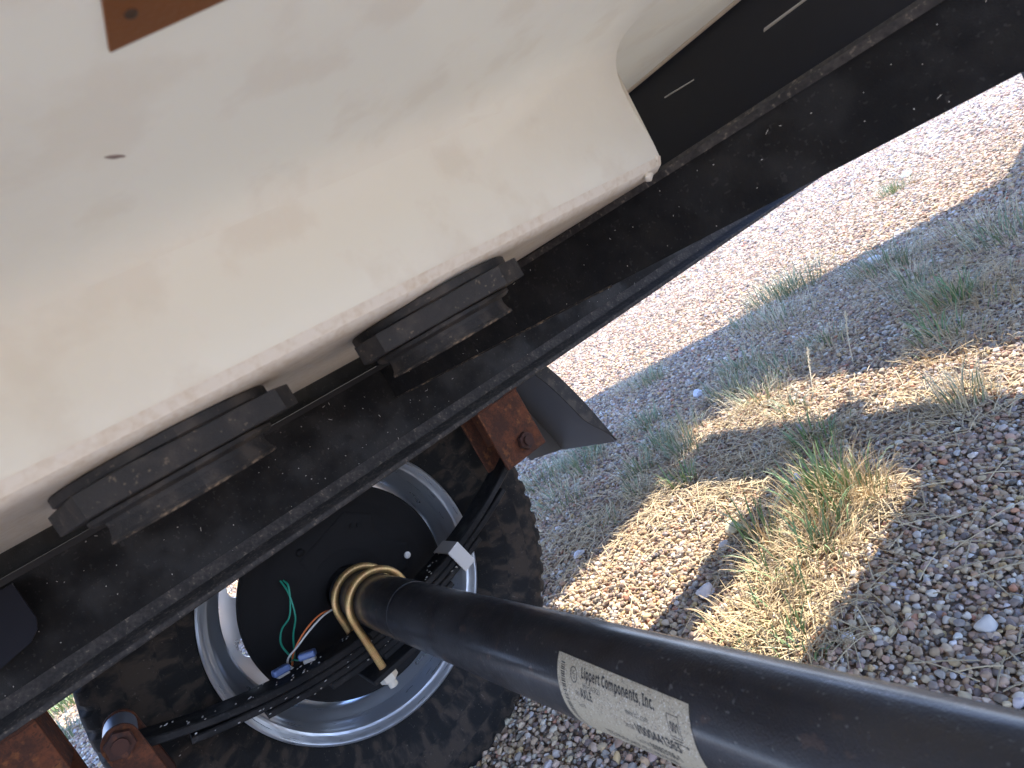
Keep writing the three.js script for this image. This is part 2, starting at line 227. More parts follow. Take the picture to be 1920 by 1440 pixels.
{ // bits of dried grass and grit stuck to the paint
  const gs = [], flake = (p, e1, n, l, w) => { const e2 = n.clone().cross(e1); const a = p.clone().addScaledVector(n, 0.0004), tip = a.clone().addScaledVector(n, w * 0.6), P = (s, t) => a.clone().addScaledVector(e1, s * l / 2).addScaledVector(e2, t * w / 2); const pts = [P(-1, -0.5), P(-0.4, -1), P(0.6, -0.8), P(1, 0.1), P(0.5, 1), P(-0.6, 0.8)], pos = []; for (let i = 0; i < 6; i++) for (const v of [pts[i], pts[(i + 1) % 6], tip]) pos.push(v.x, v.y, v.z); const g = new THREE.BufferGeometry(); g.setAttribute('position', new THREE.Float32BufferAttribute(pos, 3)); g.setAttribute('uv', new THREE.Float32BufferAttribute(new Float32Array(36), 2)); g.computeVertexNormals(); gs.push(g); };
  for (let i = 0; i < 120; i++) { const long = rnd() < 0.16, a = rr(0, 6.3); flake(V(rr(-0.17, 0.9), rr(0.484, 0.586), WZ), V(Math.cos(a), Math.sin(a), 0), V(0, 0, 1), long ? rr(0.003, 0.007) : rr(0.0008, 0.002), long ? 0.0007 : rr(0.0007, 0.0014)); }
  for (let i = 0; i < 48; i++) { const long = rnd() < 0.2, a = rr(0, 6.3), t = rr(0.02, 0.72); flake(cmPt(t, 0, rr(0.547, 0.60)), CD.clone().multiplyScalar(Math.cos(a)).add(V(0, Math.sin(a), 0)), CN.clone().negate(), long ? rr(0.002, 0.006) : rr(0.0006, 0.0014), long ? 0.0005 : rr(0.0005, 0.001)); }
  const m = part(frame, 'debris_specks', mergeGeometries(gs), M.speck, 'pale specks of dry grass and grit stuck to the black paint'); m.userData.kind = 'stuff';
}

// ------------------------------------------------------------------ white tank
const tank = sub('holding_tank', 'big white plastic tank with a rounded lower step above the frame rail');
const yTop = (x) => 0.696 + 0.058 * x, TB = 0.617;
{
  // outline of the closed shell: lower step, underside, near wall, top, far wall
  const step = [[-0.80, 0.617], [-0.60, 0.617], [-0.352, 0.617], [-0.343, 0.6182], [-0.3365, 0.6215], [-0.3335, 0.627], [-0.3330, 0.640], [-0.3345, 0.656], [-0.3358, 0.670], [-0.3362, 0.682], [-0.3355, 0.693], [-0.3338, 0.7030], [-0.3305, 0.7115], [-0.3250, 0.7180], [-0.3170, 0.7226], [-0.3050, 0.7252], [-0.2850, 0.7268], [-0.255, 0.7276]];
  const flat = step.map(([z]) => [z, 0.7276]), rest = [[0.0, 0.7276], [0.23, 0.7276], [0.24, 0.7376], [0.24, 1.05], [0.23, 1.06], [-0.79, 1.06], [-0.80, 1.05]];
  const f = (x, z, y) => V(x, y <= 0.63 ? y : y <= 0.7276 ? lerp(0.63, yTop(x), (y - 0.63) / (0.7276 - 0.63)) : y - 0.7276 + yTop(x), z);
  const ring = (x, p) => p.concat(rest).map(([z, y]) => f(x, z, y)), XS = Array.from({ length: 25 }, (_, i) => lerp(-0.62, 0.447, i / 24));
  const rings = [...XS.map((x) => ring(x, step)), ring(0.4475, flat), ring(0.56, flat), ring(0.692, flat)];
  part(tank, 'body', quads(rings.reverse(), true, true, 50), M.tank, 'milky white tank wall with a rounded lower step');
  part(tank, 'bottom_face', sweepX([[-0.79, 0.6185], [-0.79, 0.6164], [-0.352, 0.6164], [-0.3425, 0.6176], [-0.3359, 0.6210], [-0.3329, 0.6268], [-0.3329, 0.6272], [-0.34, 0.6230]].reverse(), -0.62, 0.4472, 1, null, true, 50), M.grime, 'dirty yellowed bottom edge of the tank');
  part(tank, 'dirt_spot', (() => { const g = pebbleGeo(11, 2); g.scale(0.0042, 0.0005, 0.0014); g.rotateY(0.5); g.translate(0.0585, yTop(0.0585), -0.242); return g; })(), std({ color: lin(0.30, 0.24, 0.22), roughness: 0.9 }), 'small brownish smudge on the white underside');
  part(tank, 'end_lip', tube([V(0.693, yTop(0.692) + 0.003, -0.80), V(0.694, yTop(0.692) + 0.002, -0.3), V(0.693, yTop(0.692) + 0.003, 0.23)], 0.0055, 20, 10), M.grime);
  const blob = (x, y, z, sx, sy, sz, s) => { const g = pebbleGeo(s, 2); g.scale(sx, sy, sz); g.translate(x, y, z); return g; };
  part(tank, 'sealant_blob', blob(0.428, 0.6165, -0.338, 0.006, 0.0035, 0.004, 4), M.grime, 'lump of cream sealant at the tank corner');
  part(tank, 'sealant_blob', blob(0.442, 0.627, -0.336, 0.0035, 0.004, 0.004, 7), M.grime);
}
function drain(x, z, turn, lab) {
  const R = (pts, seg = 64) => { const g = new THREE.LatheGeometry(pts.map(([r, y]) => new THREE.Vector2(r, y)), seg); const uv = g.attributes.uv, n = pts.length; for (let i = 0; i < uv.count; i++) uv.setXY(i, uv.getX(i) * 0.36, (i % n) * 0.006); g.translate(x, 0, z); return crease(clean(g), 30); };
  const d = sub('drain_fitting', lab);
  part(d, 'flange_disc', R([[0.0, 0.6168], [0.060, 0.6168], [0.0615, 0.6155], [0.0615, 0.6108], [0.060, 0.6098], [0.0, 0.6098]]), M.plastic);
  const s = new THREE.Shape(), a = 0.060, c = 0.016; [[-a + c, -a], [a - c, -a], [a, -a + c], [a, a - c], [a - c, a], [-a + c, a], [-a, a - c], [-a, -a + c]].forEach((p, i) => s[i ? 'lineTo' : 'moveTo'](...p)); s.closePath();
  const n = new THREE.ExtrudeGeometry(s, { depth: 0.0116, bevelEnabled: true, bevelThickness: 0.0008, bevelSize: 0.0008, bevelOffset: -0.0008, bevelSegments: 2 }); n.rotateX(-Math.PI / 2); n.rotateY(turn); n.translate(x, 0.5973, z);
  part(d, 'flange_nut', metricUV(n), M.plastic);
  part(d, 'collar', R([[0.0, 0.5965], [0.0520, 0.5965], [0.0535, 0.5955], [0.0535, 0.5932], [0.051, 0.5915], [0.0475, 0.591], [0.0, 0.591]]), M.plastic);
  part(d, 'pipe_stub', R([[0.0, 0.591], [0.0465, 0.591], [0.0460, 0.5880], [0.0472, 0.5830], [0.0485, 0.5812], [0.0485, 0.5798], [0.046, 0.5798], [0.044, 0.5825], [0.0, 0.5825]]), M.plastic);
  part(d, 'rim_dirt', R([[0.0478, 0.5806], [0.0489, 0.5808], [0.0489, 0.5794], [0.0462, 0.5794], [0.0462, 0.5802]]), M.tan);
}
drain(0.039, -0.412, 0.2, 'black plastic drain fitting under the tank, the one with a pale cut corner'); drain(0.2285, -0.398, -0.44, 'black plastic drain fitting under the tank beside the crossmember');
const brown = sub('brown_plate', 'orange-brown rectangular plate with a dark screw under the white tank');
{
  const y = (x) => yTop(x), A = V(0.0572, 0, -0.1805), e1 = V(0.947, 0, 0.32).normalize(), e2 = V(-0.077, 0, 0.997).normalize();
  const P = (a, b, d) => { const v = A.clone().addScaledVector(e1, a).addScaledVector(e2, b); v.y = y(v.x) - d; return v; };
  part(brown, 'plate', quads([0.0003, 0.0013].map((d) => [P(0, 0, d), P(0.16, 0, d), P(0.16, 0.2, d), P(0, 0.2, d)]), true, true), M.brownPlate);
  const c = P(0.0065, 0.012, 0.0013); part(brown, 'screw', (() => { const g = new THREE.SphereGeometry(0.0018, 16, 8); g.scale(1, 0.5, 1); g.translate(c.x, c.y, c.z); return g; })(), std({ color: lin(0.06, 0.035, 0.02), roughness: 0.6 }));
}

// ------------------------------------------------------------------ axle with brake backing plate and label
const AX = 0.1835, AY = 0.3305, AR = 0.034;
const axle = sub('axle', 'black tube axle running to the wheel with a printed paper label');
{
  const c = (z0, z1, r, seg = 72) => { const g = new THREE.CylinderGeometry(r, r, z1 - z0, seg, 1, false); const uv = g.attributes.uv; for (let i = 0; i < uv.count; i++) uv.setXY(i, uv.getX(i) * 2 * Math.PI * r, uv.getY(i) * (z1 - z0)); g.rotateX(Math.PI / 2); g.translate(AX, AY, (z0 + z1) / 2); return g; };
  part(axle, 'tube', c(-0.935, 0.95, AR), M.axle);
  part(axle, 'end_sleeve', c(-0.93, -0.705, AR + 0.0004), M.axle);
  part(axle, 'spring_seat', box(AX - 0.032, AX + 0.032, 0.2965, 0.3055, -0.885, -0.825, 0.002), M.frame);
  // backing plate
  const L = (pts, mat, name, parent, label) => { const g = new THREE.LatheGeometry(pts.map(([r, z]) => new THREE.Vector2(r, z)), 96); g.rotateX(Math.PI / 2); g.translate(AX + 0.002, AY + 0.002, 0); return part(parent, name, crease(clean(g), 30), mat, label); };
  const bp = L([[0.036, -0.947], [0.05, -0.946], [0.062, -0.950], [0.10, -0.951], [0.118, -0.9515], [0.125, -0.955], [0.138, -0.956], [0.149, -0.952], [0.1525, -0.954], [0.1525, -0.97], [0.13, -0.972], [0.03, -0.972], [0.036, -0.947]].reverse(), M.brakeBlack, 'brake_backing_plate', frame, 'round black brake backing plate behind the axle end');
  const bx = AX + 0.002, by = AY + 0.002;
  const pad = (pts) => { const s = new THREE.Shape(); pts.forEach((p, i) => s[i ? 'lineTo' : 'moveTo'](...p)); s.closePath(); const g = new THREE.ExtrudeGeometry(s, { depth: 0.0005, bevelEnabled: true, bevelThickness: 0.003, bevelSize: 0.008, bevelSegments: 5 }); g.translate(0, 0, -0.9525); return metricUV(g); };
  part(bp, 'stamped_pad', pad([[0.155, 0.405], [0.236, 0.425], [0.262, 0.404], [0.255, 0.385], [0.262, 0.355], [0.285, 0.335], [0.27, 0.31], [0.235, 0.315], [0.215, 0.37], [0.16, 0.38]]), M.brakeBlack);
  for (const [x, y] of [[0.2365, 0.4085], [0.2455, 0.4035]]) { const g = new THREE.CylinderGeometry(0.0042, 0.0042, 0.002, 20); g.rotateX(Math.PI / 2); g.translate(x, y, -0.9465); part(bp, 'adjuster_hole', g, std({ color: lin(0.002, 0.002, 0.002), roughness: 1 })); }
  { const g = new THREE.SphereGeometry(0.0055, 20, 12); g.scale(1, 1, 0.5); g.translate(0.283, 0.3205, -0.947); part(bp, 'white_plug', g, std({ color: lin(0.75, 0.72, 0.66), roughness: 0.5 }), 'small white plug in the backing plate'); }
  for (const [x, y] of [[0.155, 0.42], [0.205, 0.372], [0.24, 0.30], [0.09, 0.29], [0.13, 0.25]]) { const g = new THREE.SphereGeometry(0.006, 16, 10); g.scale(1, 1, 0.7); g.translate(x, y, -0.9505); part(bp, 'mounting_stud', g, M.brakeBlack); }
  L([[0.02, -0.972], [0.14, -0.972], [0.14, -1.0], [0.12, -1.005], [0.02, -1.005]].reverse(), M.brakeBlack, 'brake_drum', frame);
  // printed label wrapped round the tube
  const cv = document.createElement('canvas'); cv.width = 1440; cv.height = 820; const k = cv.getContext('2d');
  k.fillStyle = '#a0967f'; k.fillRect(0, 0, 1440, 820);
  for (let i = 0; i < 5200; i++) { const s = rr(3, 9); k.fillStyle = ['rgba(84,74,62,0.55)', 'rgba(215,210,198,0.6)', 'rgba(130,104,80,0.45)', 'rgba(70,66,60,0.5)'][(rnd() * 4) | 0]; k.fillRect(rr(0, 1440), rr(0, 820) * (rnd() < 0.5 ? 0.45 : 1), s, s * rr(0.6, 1.6)); }
  k.fillStyle = '#1d1c1c'; k.strokeStyle = '#1d1c1c';
  const tx = (s, x, y, h, sx, w = 'bold') => { k.save(); k.translate(x, y); k.scale(sx, 1); k.font = `${w} ${h}px sans-serif`; k.fillText(s, 0, 0); if (w === 'bold') { k.lineWidth = h * 0.035; k.strokeText(s, 0, 0); } else { k.lineWidth = h * 0.02; k.strokeText(s, 0, 0); } k.restore(); };
  for (let y = 70; y < 690;) { const h = rr(3, 15); k.fillRect(50, y, 52, h); y += h + rr(4, 12); }
  k.lineWidth = 8; k.beginPath(); k.ellipse(222, 140, 42, 62, 0, 0, 7); k.stroke(); tx('LC', 194, 138, 44, 0.85); tx('I', 222, 178, 42, 0.85);
  tx('Lippert Components, Inc.', 318, 140, 118, 0.56);
  tx('866-524-7821', 330, 218, 62, 0.55, 'normal'); tx('www.lci1.com', 800, 262, 62, 0.6, 'normal');
  tx('Item', 215, 300, 58, 0.5, 'normal'); tx('AXLE', 285, 304, 108, 0.55); tx('Cust PN', 215, 400, 50, 0.5, 'normal');
  tx('Serial#', 745, 380, 62, 0.5, 'normal'); tx('V000441363', 860, 392, 112, 0.66);
  tx('Cust PO#', 790, 496, 62, 0.5, 'normal'); tx('00003106-1', 930, 505, 92, 0.56);
  tx('UTE-79-9-5-HST-ST-7-EB-79-80', 400, 600, 82, 0.62); tx('3500 LB 5 ON 4.5 EZ LUBE', 560, 690, 64, 0.6);
  k.lineWidth = 6; k.strokeRect(1232, 120, 100, 150); tx('001', 1246, 236, 96, 0.5); k.fillRect(1240, 286, 86, 10); k.fillRect(1246, 308, 86, 10); k.beginPath(); k.arc(1350, 318, 12, 0, 7); k.fill();
  const lt = new THREE.CanvasTexture(cv); lt.colorSpace = THREE.SRGBColorSpace; lt.anisotropy = 8;
  const nu = 24, nv = 32, pos = [], uv = [], idx = [], r = AR + 0.00035;
  for (let j = 0; j <= nv; j++) for (let i = 0; i <= nu; i++) { const u = i / nu, v = j / nv, a = (117 + 11 * u + 100 * v) * Math.PI / 180, z = lerp(-0.379, -0.259, u) + 0.012 * v; pos.push(AX + r * Math.cos(a), AY + r * Math.sin(a), z); uv.push(u, 1 - v); }
  for (let j = 0; j < nv; j++) for (let i = 0; i < nu; i++) { const a = j * (nu + 1) + i, b = a + 1, c2 = a + nu + 1, d = c2 + 1; idx.push(a, c2, b, b, c2, d); }
  const g = new THREE.BufferGeometry(); g.setAttribute('position', new THREE.Float32BufferAttribute(pos, 3)); g.setAttribute('uv', new THREE.Float32BufferAttribute(uv, 2)); g.setIndex(idx); g.computeVertexNormals();
  part(axle, 'paper_label', g, std({ map: lt, roughness: 0.6, side: THREE.DoubleSide }), 'grey speckled paper label with black printing');
}

// ------------------------------------------------------------------ leaf spring, U-bolts, shackle
const SZ = -0.855, SW = 0.023;
const spring = sub('leaf_spring', 'black stacked leaf spring with a silver clip passing under the axle');
const leafY = (x) => 0.304 + 0.90 * (x - 0.182) ** 2;
{
  const leaf = (x0, x1, off, t, splay) => { const n = 36, rings = []; for (let i = 0; i <= n; i++) { const x = lerp(x0, x1, i / n), s = splay * Math.pow(Math.abs(2 * i / n - 1), 4), y = leafY(x) - off - s, dy = 1.8 * (x - 0.182), nx = -dy / Math.hypot(1, dy), ny = 1 / Math.hypot(1, dy), c = 0.0015; const pr = [[-SW, -c], [-SW + c, 0], [SW - c, 0], [SW, -c], [SW, -t + c], [SW - c, -t], [-SW + c, -t], [-SW, -t + c]]; rings.push(pr.map(([w, h]) => V(x + nx * h, y + ny * h, SZ + w))); } return quads(rings, true, true, 30); };
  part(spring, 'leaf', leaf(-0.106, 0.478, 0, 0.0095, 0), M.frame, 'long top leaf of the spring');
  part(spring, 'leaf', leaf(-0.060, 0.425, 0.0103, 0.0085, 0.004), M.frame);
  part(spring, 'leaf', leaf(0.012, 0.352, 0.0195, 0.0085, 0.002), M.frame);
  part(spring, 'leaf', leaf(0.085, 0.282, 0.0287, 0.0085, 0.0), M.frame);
  const eye = (x, y) => { const g = new THREE.CylinderGeometry(0.0165, 0.0165, 2 * SW, 32); g.rotateX(Math.PI / 2); g.translate(x, y, SZ); return g; };
  part(spring, 'eye', eye(-0.111, 0.3885), std({ color: lin(0.22, 0.24, 0.28), metalness: 0.5, roughness: 0.4 })); part(spring, 'eye', eye(0.482, 0.3885), M.frame);
  const x = 0.309, y = leafY(x), clip = join(box(-0.011, 0.011, -0.036, 0.002, SW + 0.0005, SW + 0.003, 0.001), box(-0.011, 0.011, 0.0005, 0.003, -SW, SW + 0.003, 0.001), box(-0.011, 0.011, -0.036, 0.002, -SW - 0.003, -SW - 0.0005, 0.001)); clip.rotateZ(Math.atan(1.8 * (x - 0.182))); clip.translate(x, y, SZ);
  part(spring, 'clip', clip, std({ color: lin(0.52, 0.51, 0.48), metalness: 0.3, roughness: 0.5 }), 'light grey metal clip round the leaves');
  const gs = []; for (let i = 0; i < 90; i++) { const xx = rr(-0.09, 0.3), o = rr(0, 1) < 0.6 ? 0 : rr(0.01, 0.03), g = new THREE.IcosahedronGeometry(rr(0.0006, 0.0015), 0); g.scale(rr(1, 2.5), 0.6, 1); g.rotateY(rr(0, 3)); g.translate(xx, leafY(xx) - o + (o ? 0 : 0.0006), o ? SZ + SW + 0.0004 : SZ + rr(-0.02, SW)); gs.push(g); }
  part(spring, 'grit', mergeGeometries(gs), M.speck).userData.kind = 'stuff';
}
for (const [z, lab] of [[-0.8245, 'golden zinc U-bolt with a pale nut hooked over the axle before the spring'], [-0.8865, 'golden zinc U-bolt hooked over the axle behind the spring beside the wheel']]) {
  const u = sub('u_bolt', lab), R = AR + 0.0060, pts = [V(AX - R, 0.236, z)];
  for (let i = 0; i <= 4; i++) pts.push(V(AX - R, 0.25 + i * 0.02, z)); for (let i = 1; i < 16; i++) { const a = Math.PI - i * Math.PI / 16; pts.push(V(AX + R * Math.cos(a), AY + R * Math.sin(a), z)); } for (let i = 4; i >= 0; i--) pts.push(V(AX + R, 0.25 + i * 0.02, z)); pts.push(V(AX + R, 0.236, z));
  part(u, 'rod', (() => { const g = tube(pts, 0.0050, 90, 14); return g; })(), M.zinc);
  for (const s of [-1, 1]) { const g = hexZ(0, 0, -0.0055, 0.0055, 0.021, 0.2); g.rotateX(Math.PI / 2); g.translate(AX + s * R, 0.2455, z); part(u, 'nut', g, M.nut); const e = new THREE.CylinderGeometry(0.0062, 0.0062, 0.012, 16); e.translate(AX + s * R, 0.2365, z); part(u, 'thread_end', e, M.nut); }
}
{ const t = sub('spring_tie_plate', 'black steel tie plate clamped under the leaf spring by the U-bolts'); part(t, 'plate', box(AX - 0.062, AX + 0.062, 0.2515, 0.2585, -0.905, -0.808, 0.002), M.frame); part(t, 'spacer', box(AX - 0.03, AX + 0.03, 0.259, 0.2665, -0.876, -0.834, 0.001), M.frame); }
{
  const s = sub('spring_shackle', 'rusty shackle link bolted to the spring eye beside the tyre');
  const link = (z0, z1) => { const sh = new THREE.Shape(), w = 0.0165; sh.absarc(-0.111, 0.3885, w, 0, Math.PI, false); sh.lineTo(-0.111 - w, 0.32); sh.absarc(-0.111, 0.315, w, Math.PI, 2 * Math.PI, false); sh.closePath(); const g = new THREE.ExtrudeGeometry(sh, { depth: z1 - z0 - 0.002, bevelEnabled: true, bevelThickness: 0.001, bevelSize: 0.001, bevelSegments: 1, curveSegments: 16 }); g.translate(0, 0, z0 + 0.001); g.translate(0.111, -0.3885, 0); g.rotateZ(0.04); g.translate(-0.111, 0.3885, 0); return metricUV(g); };
  part(s, 'link', link(SZ + SW + 0.003, SZ + SW + 0.010), M.rust); part(s, 'link', link(SZ - SW - 0.010, SZ - SW - 0.003), M.rust);
  part(s, 'bolt', join(hexZ(-0.111, 0.3885, SZ + SW + 0.0105, SZ + SW + 0.021, 0.026, 0.5), cylBetween(V(-0.111, 0.3885, SZ - 0.04), V(-0.111, 0.3885, SZ + SW + 0.0245), 0.008, 20)), std({ map: T.rust, color: 0x9a8a82, roughness: 0.8 }));
}

// ------------------------------------------------------------------ wheel
const WX = 0.186, WY = 0.3325, WC = -1.022;
const wheel = sub('wheel', 'silver steel trailer wheel with a dusty black tyre on the gravel');
{
  const prof = [[0.066, 0.199], [0.078, 0.205], [0.086, 0.213], [0.093, 0.226], [0.0945, 0.2275], [0.0965, 0.233], [0.1015, 0.252], [0.1028, 0.254], [0.1035, 0.26], [0.105, 0.274], [0.1038, 0.288], [0.1045, 0.290], [0.1035, 0.294], [0.099, 0.308], [0.0955, 0.317], [0.094, 0.322], [0.091, 0.3285], [0.084, 0.3350], [0.075, 0.3385], [0.062, 0.3410], [0.050, 0.3420]];
  const grv = [0.0475, 0.047, 0.038, 0.0375]; const half = prof.concat([[grv[0], 0.3422], [grv[1], 0.3355], [grv[2], 0.3358], [grv[3], 0.3430], [0.025, 0.3438], [0.0065, 0.3443], [0.006, 0.337]]);
  const full = half.concat(half.slice().reverse().map(([z, r]) => [-z, r])), N = 432, rings = [];
  const pos = [], uv = [], idx = [], n = full.length;
  for (let i = 0; i <= N; i++) { const th = i / N * 2 * Math.PI; for (let j = 0; j < n; j++) { let [z, r] = full[j]; const az = Math.abs(z); if (r > 0.318 && az > 0.048) { const ph = ((i + (z > 0 ? 0 : 3)) % 6); if (ph < 2) r -= 0.0055 * sst(0.048, 0.06, az); } else if (r > 0.34 && az < 0.04) { const ph = ((i + (z > 0 ? 2 : 5)) % 9); if (ph < 1) r -= 0.004; } let x = Math.cos(th) * r, y = Math.sin(th) * r; const floor = -(WY - 0.004); if (y < floor) { y = floor; } if (y < -0.24) z *= 1 + 0.35 * Math.pow((-0.24 - y) / 0.1, 2) * 0.35; pos.push(WX + x, WY + y, WC + z); uv.push(th * 0.34, j / n * 0.5); } }
  for (let i = 0; i < N; i++) for (let j = 0; j + 1 < n; j++) { const a = i * n + j, b = a + 1, c = a + n, d = c + 1; idx.push(a, c, b, b, c, d); }
  let g = new THREE.BufferGeometry(); g.setAttribute('position', new THREE.Float32BufferAttribute(pos, 3)); g.setAttribute('uv', new THREE.Float32BufferAttribute(uv, 2)); g.setIndex(idx);
  g = g.toNonIndexed(); g.computeVertexNormals(); g = crease(g, 38);
  part(wheel, 'tyre', g, M.rubber, 'black tyre with tread blocks and a brown dusty sidewall');
  const L = (pts, seg = 128) => { const q = new THREE.LatheGeometry(pts.map(([r, z]) => new THREE.Vector2(r, z)), seg); q.rotateX(Math.PI / 2); q.translate(WX, WY, WC); return crease(clean(q), 32); };
  const rim = part(wheel, 'rim', L([[0.1975, 0.066], [0.2045, 0.071], [0.2068, 0.0765], [0.2060, 0.0815], [0.2030, 0.0832], [0.2000, 0.0812], [0.1975, 0.0765], [0.1945, 0.0740], [0.1915, 0.0725], [0.1895, 0.068], [0.1888, 0.058], [0.1878, 0.0565], [0.1872, 0.044], [0.1848, 0.0405], [0.1855, 0.037], [0.1815, 0.031], [0.1735, 0.024], [0.1705, 0.018], [0.1695, 0.004], [0.169, -0.02], [0.172, -0.03], [0.186, -0.042], [0.188, -0.064], [0.198, -0.072], [0.206, -0.078], [0.2055, -0.0825], [0.199, -0.082]]), M.silver, 'silver painted rim seen from its inner side');
  const s = new THREE.Shape(); s.absarc(0, 0, 0.1692, 0, 2 * Math.PI); for (let i = 0; i < 10; i++) { const a = (143 + 35.5 * i) * Math.PI / 180, p = new THREE.Path(); p.absellipse(0.1445 * Math.cos(a), 0.1445 * Math.sin(a), 0.0125, 0.016, 0, 2 * Math.PI, true, a); s.holes.push(p); }
  const dg = new THREE.ExtrudeGeometry(s, { depth: 0.004, bevelEnabled: false, curveSegments: 48 }); dg.translate(WX, WY, WC - 0.016); part(wheel, 'wheel_disc', metricUV(dg), M.silver);
  const hub = new THREE.CylinderGeometry(0.04, 0.045, 0.05, 32); hub.rotateX(Math.PI / 2); hub.translate(WX, WY, WC - 0.045); part(wheel, 'hub_cap', hub, M.silver);
  }

// ------------------------------------------------------------------ brake wires
{
  const w = sub('brake_wires', 'green, orange and white brake wires ending in blue splice connectors on the spring');
  const gz = (p) => V(p[0] * 1, p[1], p[2]);
  part(w, 'green_wire', tube([[0.117, 0.402, -0.948], [0.1175, 0.395, -0.938], [0.1075, 0.374, -0.934], [0.0955, 0.359, -0.93], [0.080, 0.3535, -0.925], [0.0695, 0.341, -0.918], [0.069, 0.3265, -0.905], [0.0715, 0.3175, -0.893], [0.078, 0.3185, -0.876]].map(gz), 0.0013, 48, 8), M.green);
  part(w, 'green_wire', tube([[0.1135, 0.404, -0.948], [0.113, 0.39, -0.938], [0.1085, 0.37, -0.933], [0.102, 0.3535, -0.93], [0.088, 0.339, -0.922], [0.0785, 0.327, -0.91], [0.073, 0.321, -0.9], [0.0655, 0.322, -0.885]].map(gz), 0.0013, 48, 8), M.green);
  part(w, 'orange_wire', tube([[0.148, 0.334, -0.912], [0.128, 0.3425, -0.905], [0.103, 0.3395, -0.902], [0.0825, 0.331, -0.90], [0.071, 0.324, -0.895], [0.064, 0.319, -0.882]].map(gz), 0.0012, 32, 8), M.orange);
  part(w, 'white_wire', tube([[0.149, 0.336, -0.909], [0.128, 0.340, -0.9], [0.103, 0.336, -0.897], [0.08, 0.329, -0.897], [0.066, 0.326, -0.895], [0.060, 0.321, -0.887], [0.0625, 0.316, -0.878], [0.0555, 0.3225, -0.872]].map(gz), 0.0013, 40, 8), M.white);
  const con = (x, y, z, ry) => { const c = join(box(-0.011, 0.011, -0.004, 0.005, -0.006, 0.006, 0.003)); c.rotateY(ry); c.rotateZ(-0.25); c.translate(x, y, z); part(w, 'splice_connector', c, M.blue, 'blue and beige splice connector'); const d = box(-0.008, 0.008, -0.0095, -0.003, -0.0045, 0.0045, 0.002); d.rotateY(ry); d.rotateZ(-0.25); d.translate(x + 0.001, y - 0.001, z); part(w, 'connector_base', d, M.beige); };
  con(0.049, 0.3265, -0.868, 0.2); con(0.083, 0.3215, -0.866, -0.5);
}

// ------------------------------------------------------------------ fender
{
  const f = sub('wheel_fender', 'curved black fender tail hanging behind the rusty spring hanger');
  const line = new THREE.CatmullRomCurve3([V(0.752, 0.238, 0), V(0.738, 0.30, 0), V(0.718, 0.37, 0), V(0.690, 0.44, 0), V(0.63, 0.53, 0), V(0.5, 0.63, 0), V(0.35, 0.69, 0), V(0.19, 0.705, 0), V(0.02, 0.69, 0), V(-0.13, 0.63, 0), V(-0.26, 0.53, 0), V(-0.33, 0.43, 0)]);
  const P = line.getPoints(60), off = (d) => P.map((p, i) => { const a = P[Math.max(0, i - 1)], b = P[Math.min(60, i + 1)], t = b.clone().sub(a).normalize(); return [p.x - t.y * d, p.y + t.x * d]; });
  const shell = off(0).concat(off(-0.004).reverse());
  part(f, 'shell', sweepZ(shell, -0.953, -1.128), M.fender, 'smooth dark inner face of the fender');
  const o0 = off(0.024).slice(0, 40), o1 = off(-0.004).slice(0, 40); // inner lip along the near edge
  const rings = o0.map(([x, y], i) => { const w = sst(0, 8, i); const [a, b] = o1[i]; const xi = lerp(a, x, w), yi = lerp(b, y, w); return [V(xi, yi, -0.9505), V(a, b, -0.9490), V(a, b, -0.9528), V(xi, yi, -0.9535)]; });
  part(f, 'edge_lip', quads(rings, true, true), M.plastic, 'brownish rolled lip of the fender');
  const sk = off(-0.002).slice(0, 52).concat(off(0.075).slice(0, 52).map(([x, y]) => [x, Math.max(y, 0.262)]).reverse());
  part(f, 'outer_skirt', sweepZ(sk, -1.1285, -1.133), M.fender);
}

// ------------------------------------------------------------------ unseen sail added to cast the far-side shadow, outline shaped to it
{
  const s = thing('added_shade_sail', 'unseen pale canvas sail added to shade the yard beyond the trailer', 'shade sail', [0, 0, 0]);
  const H = 2.4, sh = (x, z) => [x + 1.0 * H, z - 0.13 * H];
  const out = [[3.35, -0.75], [2.95, -1.1], [2.48, -1.55], [2.1, -1.9], [1.75, -2.2], [1.0, -2.62], [-0.2, -3.05], [-4.2, -3.4], [-4.2, -1.0], [0.83, -1.11], [1.13, -1.16], [1.2, -1.27], [1.42, -1.12], [1.45, -0.76], [3.3, -0.68]].map(([x, z]) => sh(x, z));
  const shape = new THREE.Shape(); out.forEach(([x, z], i) => shape[i ? 'lineTo' : 'moveTo'](x, -z)); shape.closePath();
  const g = new THREE.ExtrudeGeometry(shape, { depth: 0.004, bevelEnabled: false }); g.rotateX(-Math.PI / 2); g.translate(0, H, 0); part(s, 'canvas', metricUV(g), M.canvas);
  for (const [x, z] of [[4.6, -1.1], [-3.0, -3.75]]) part(s, 'post', cylBetween(V(x, 0, z), V(x, H + 0.1, z), 0.03, 16), M.frame);
}

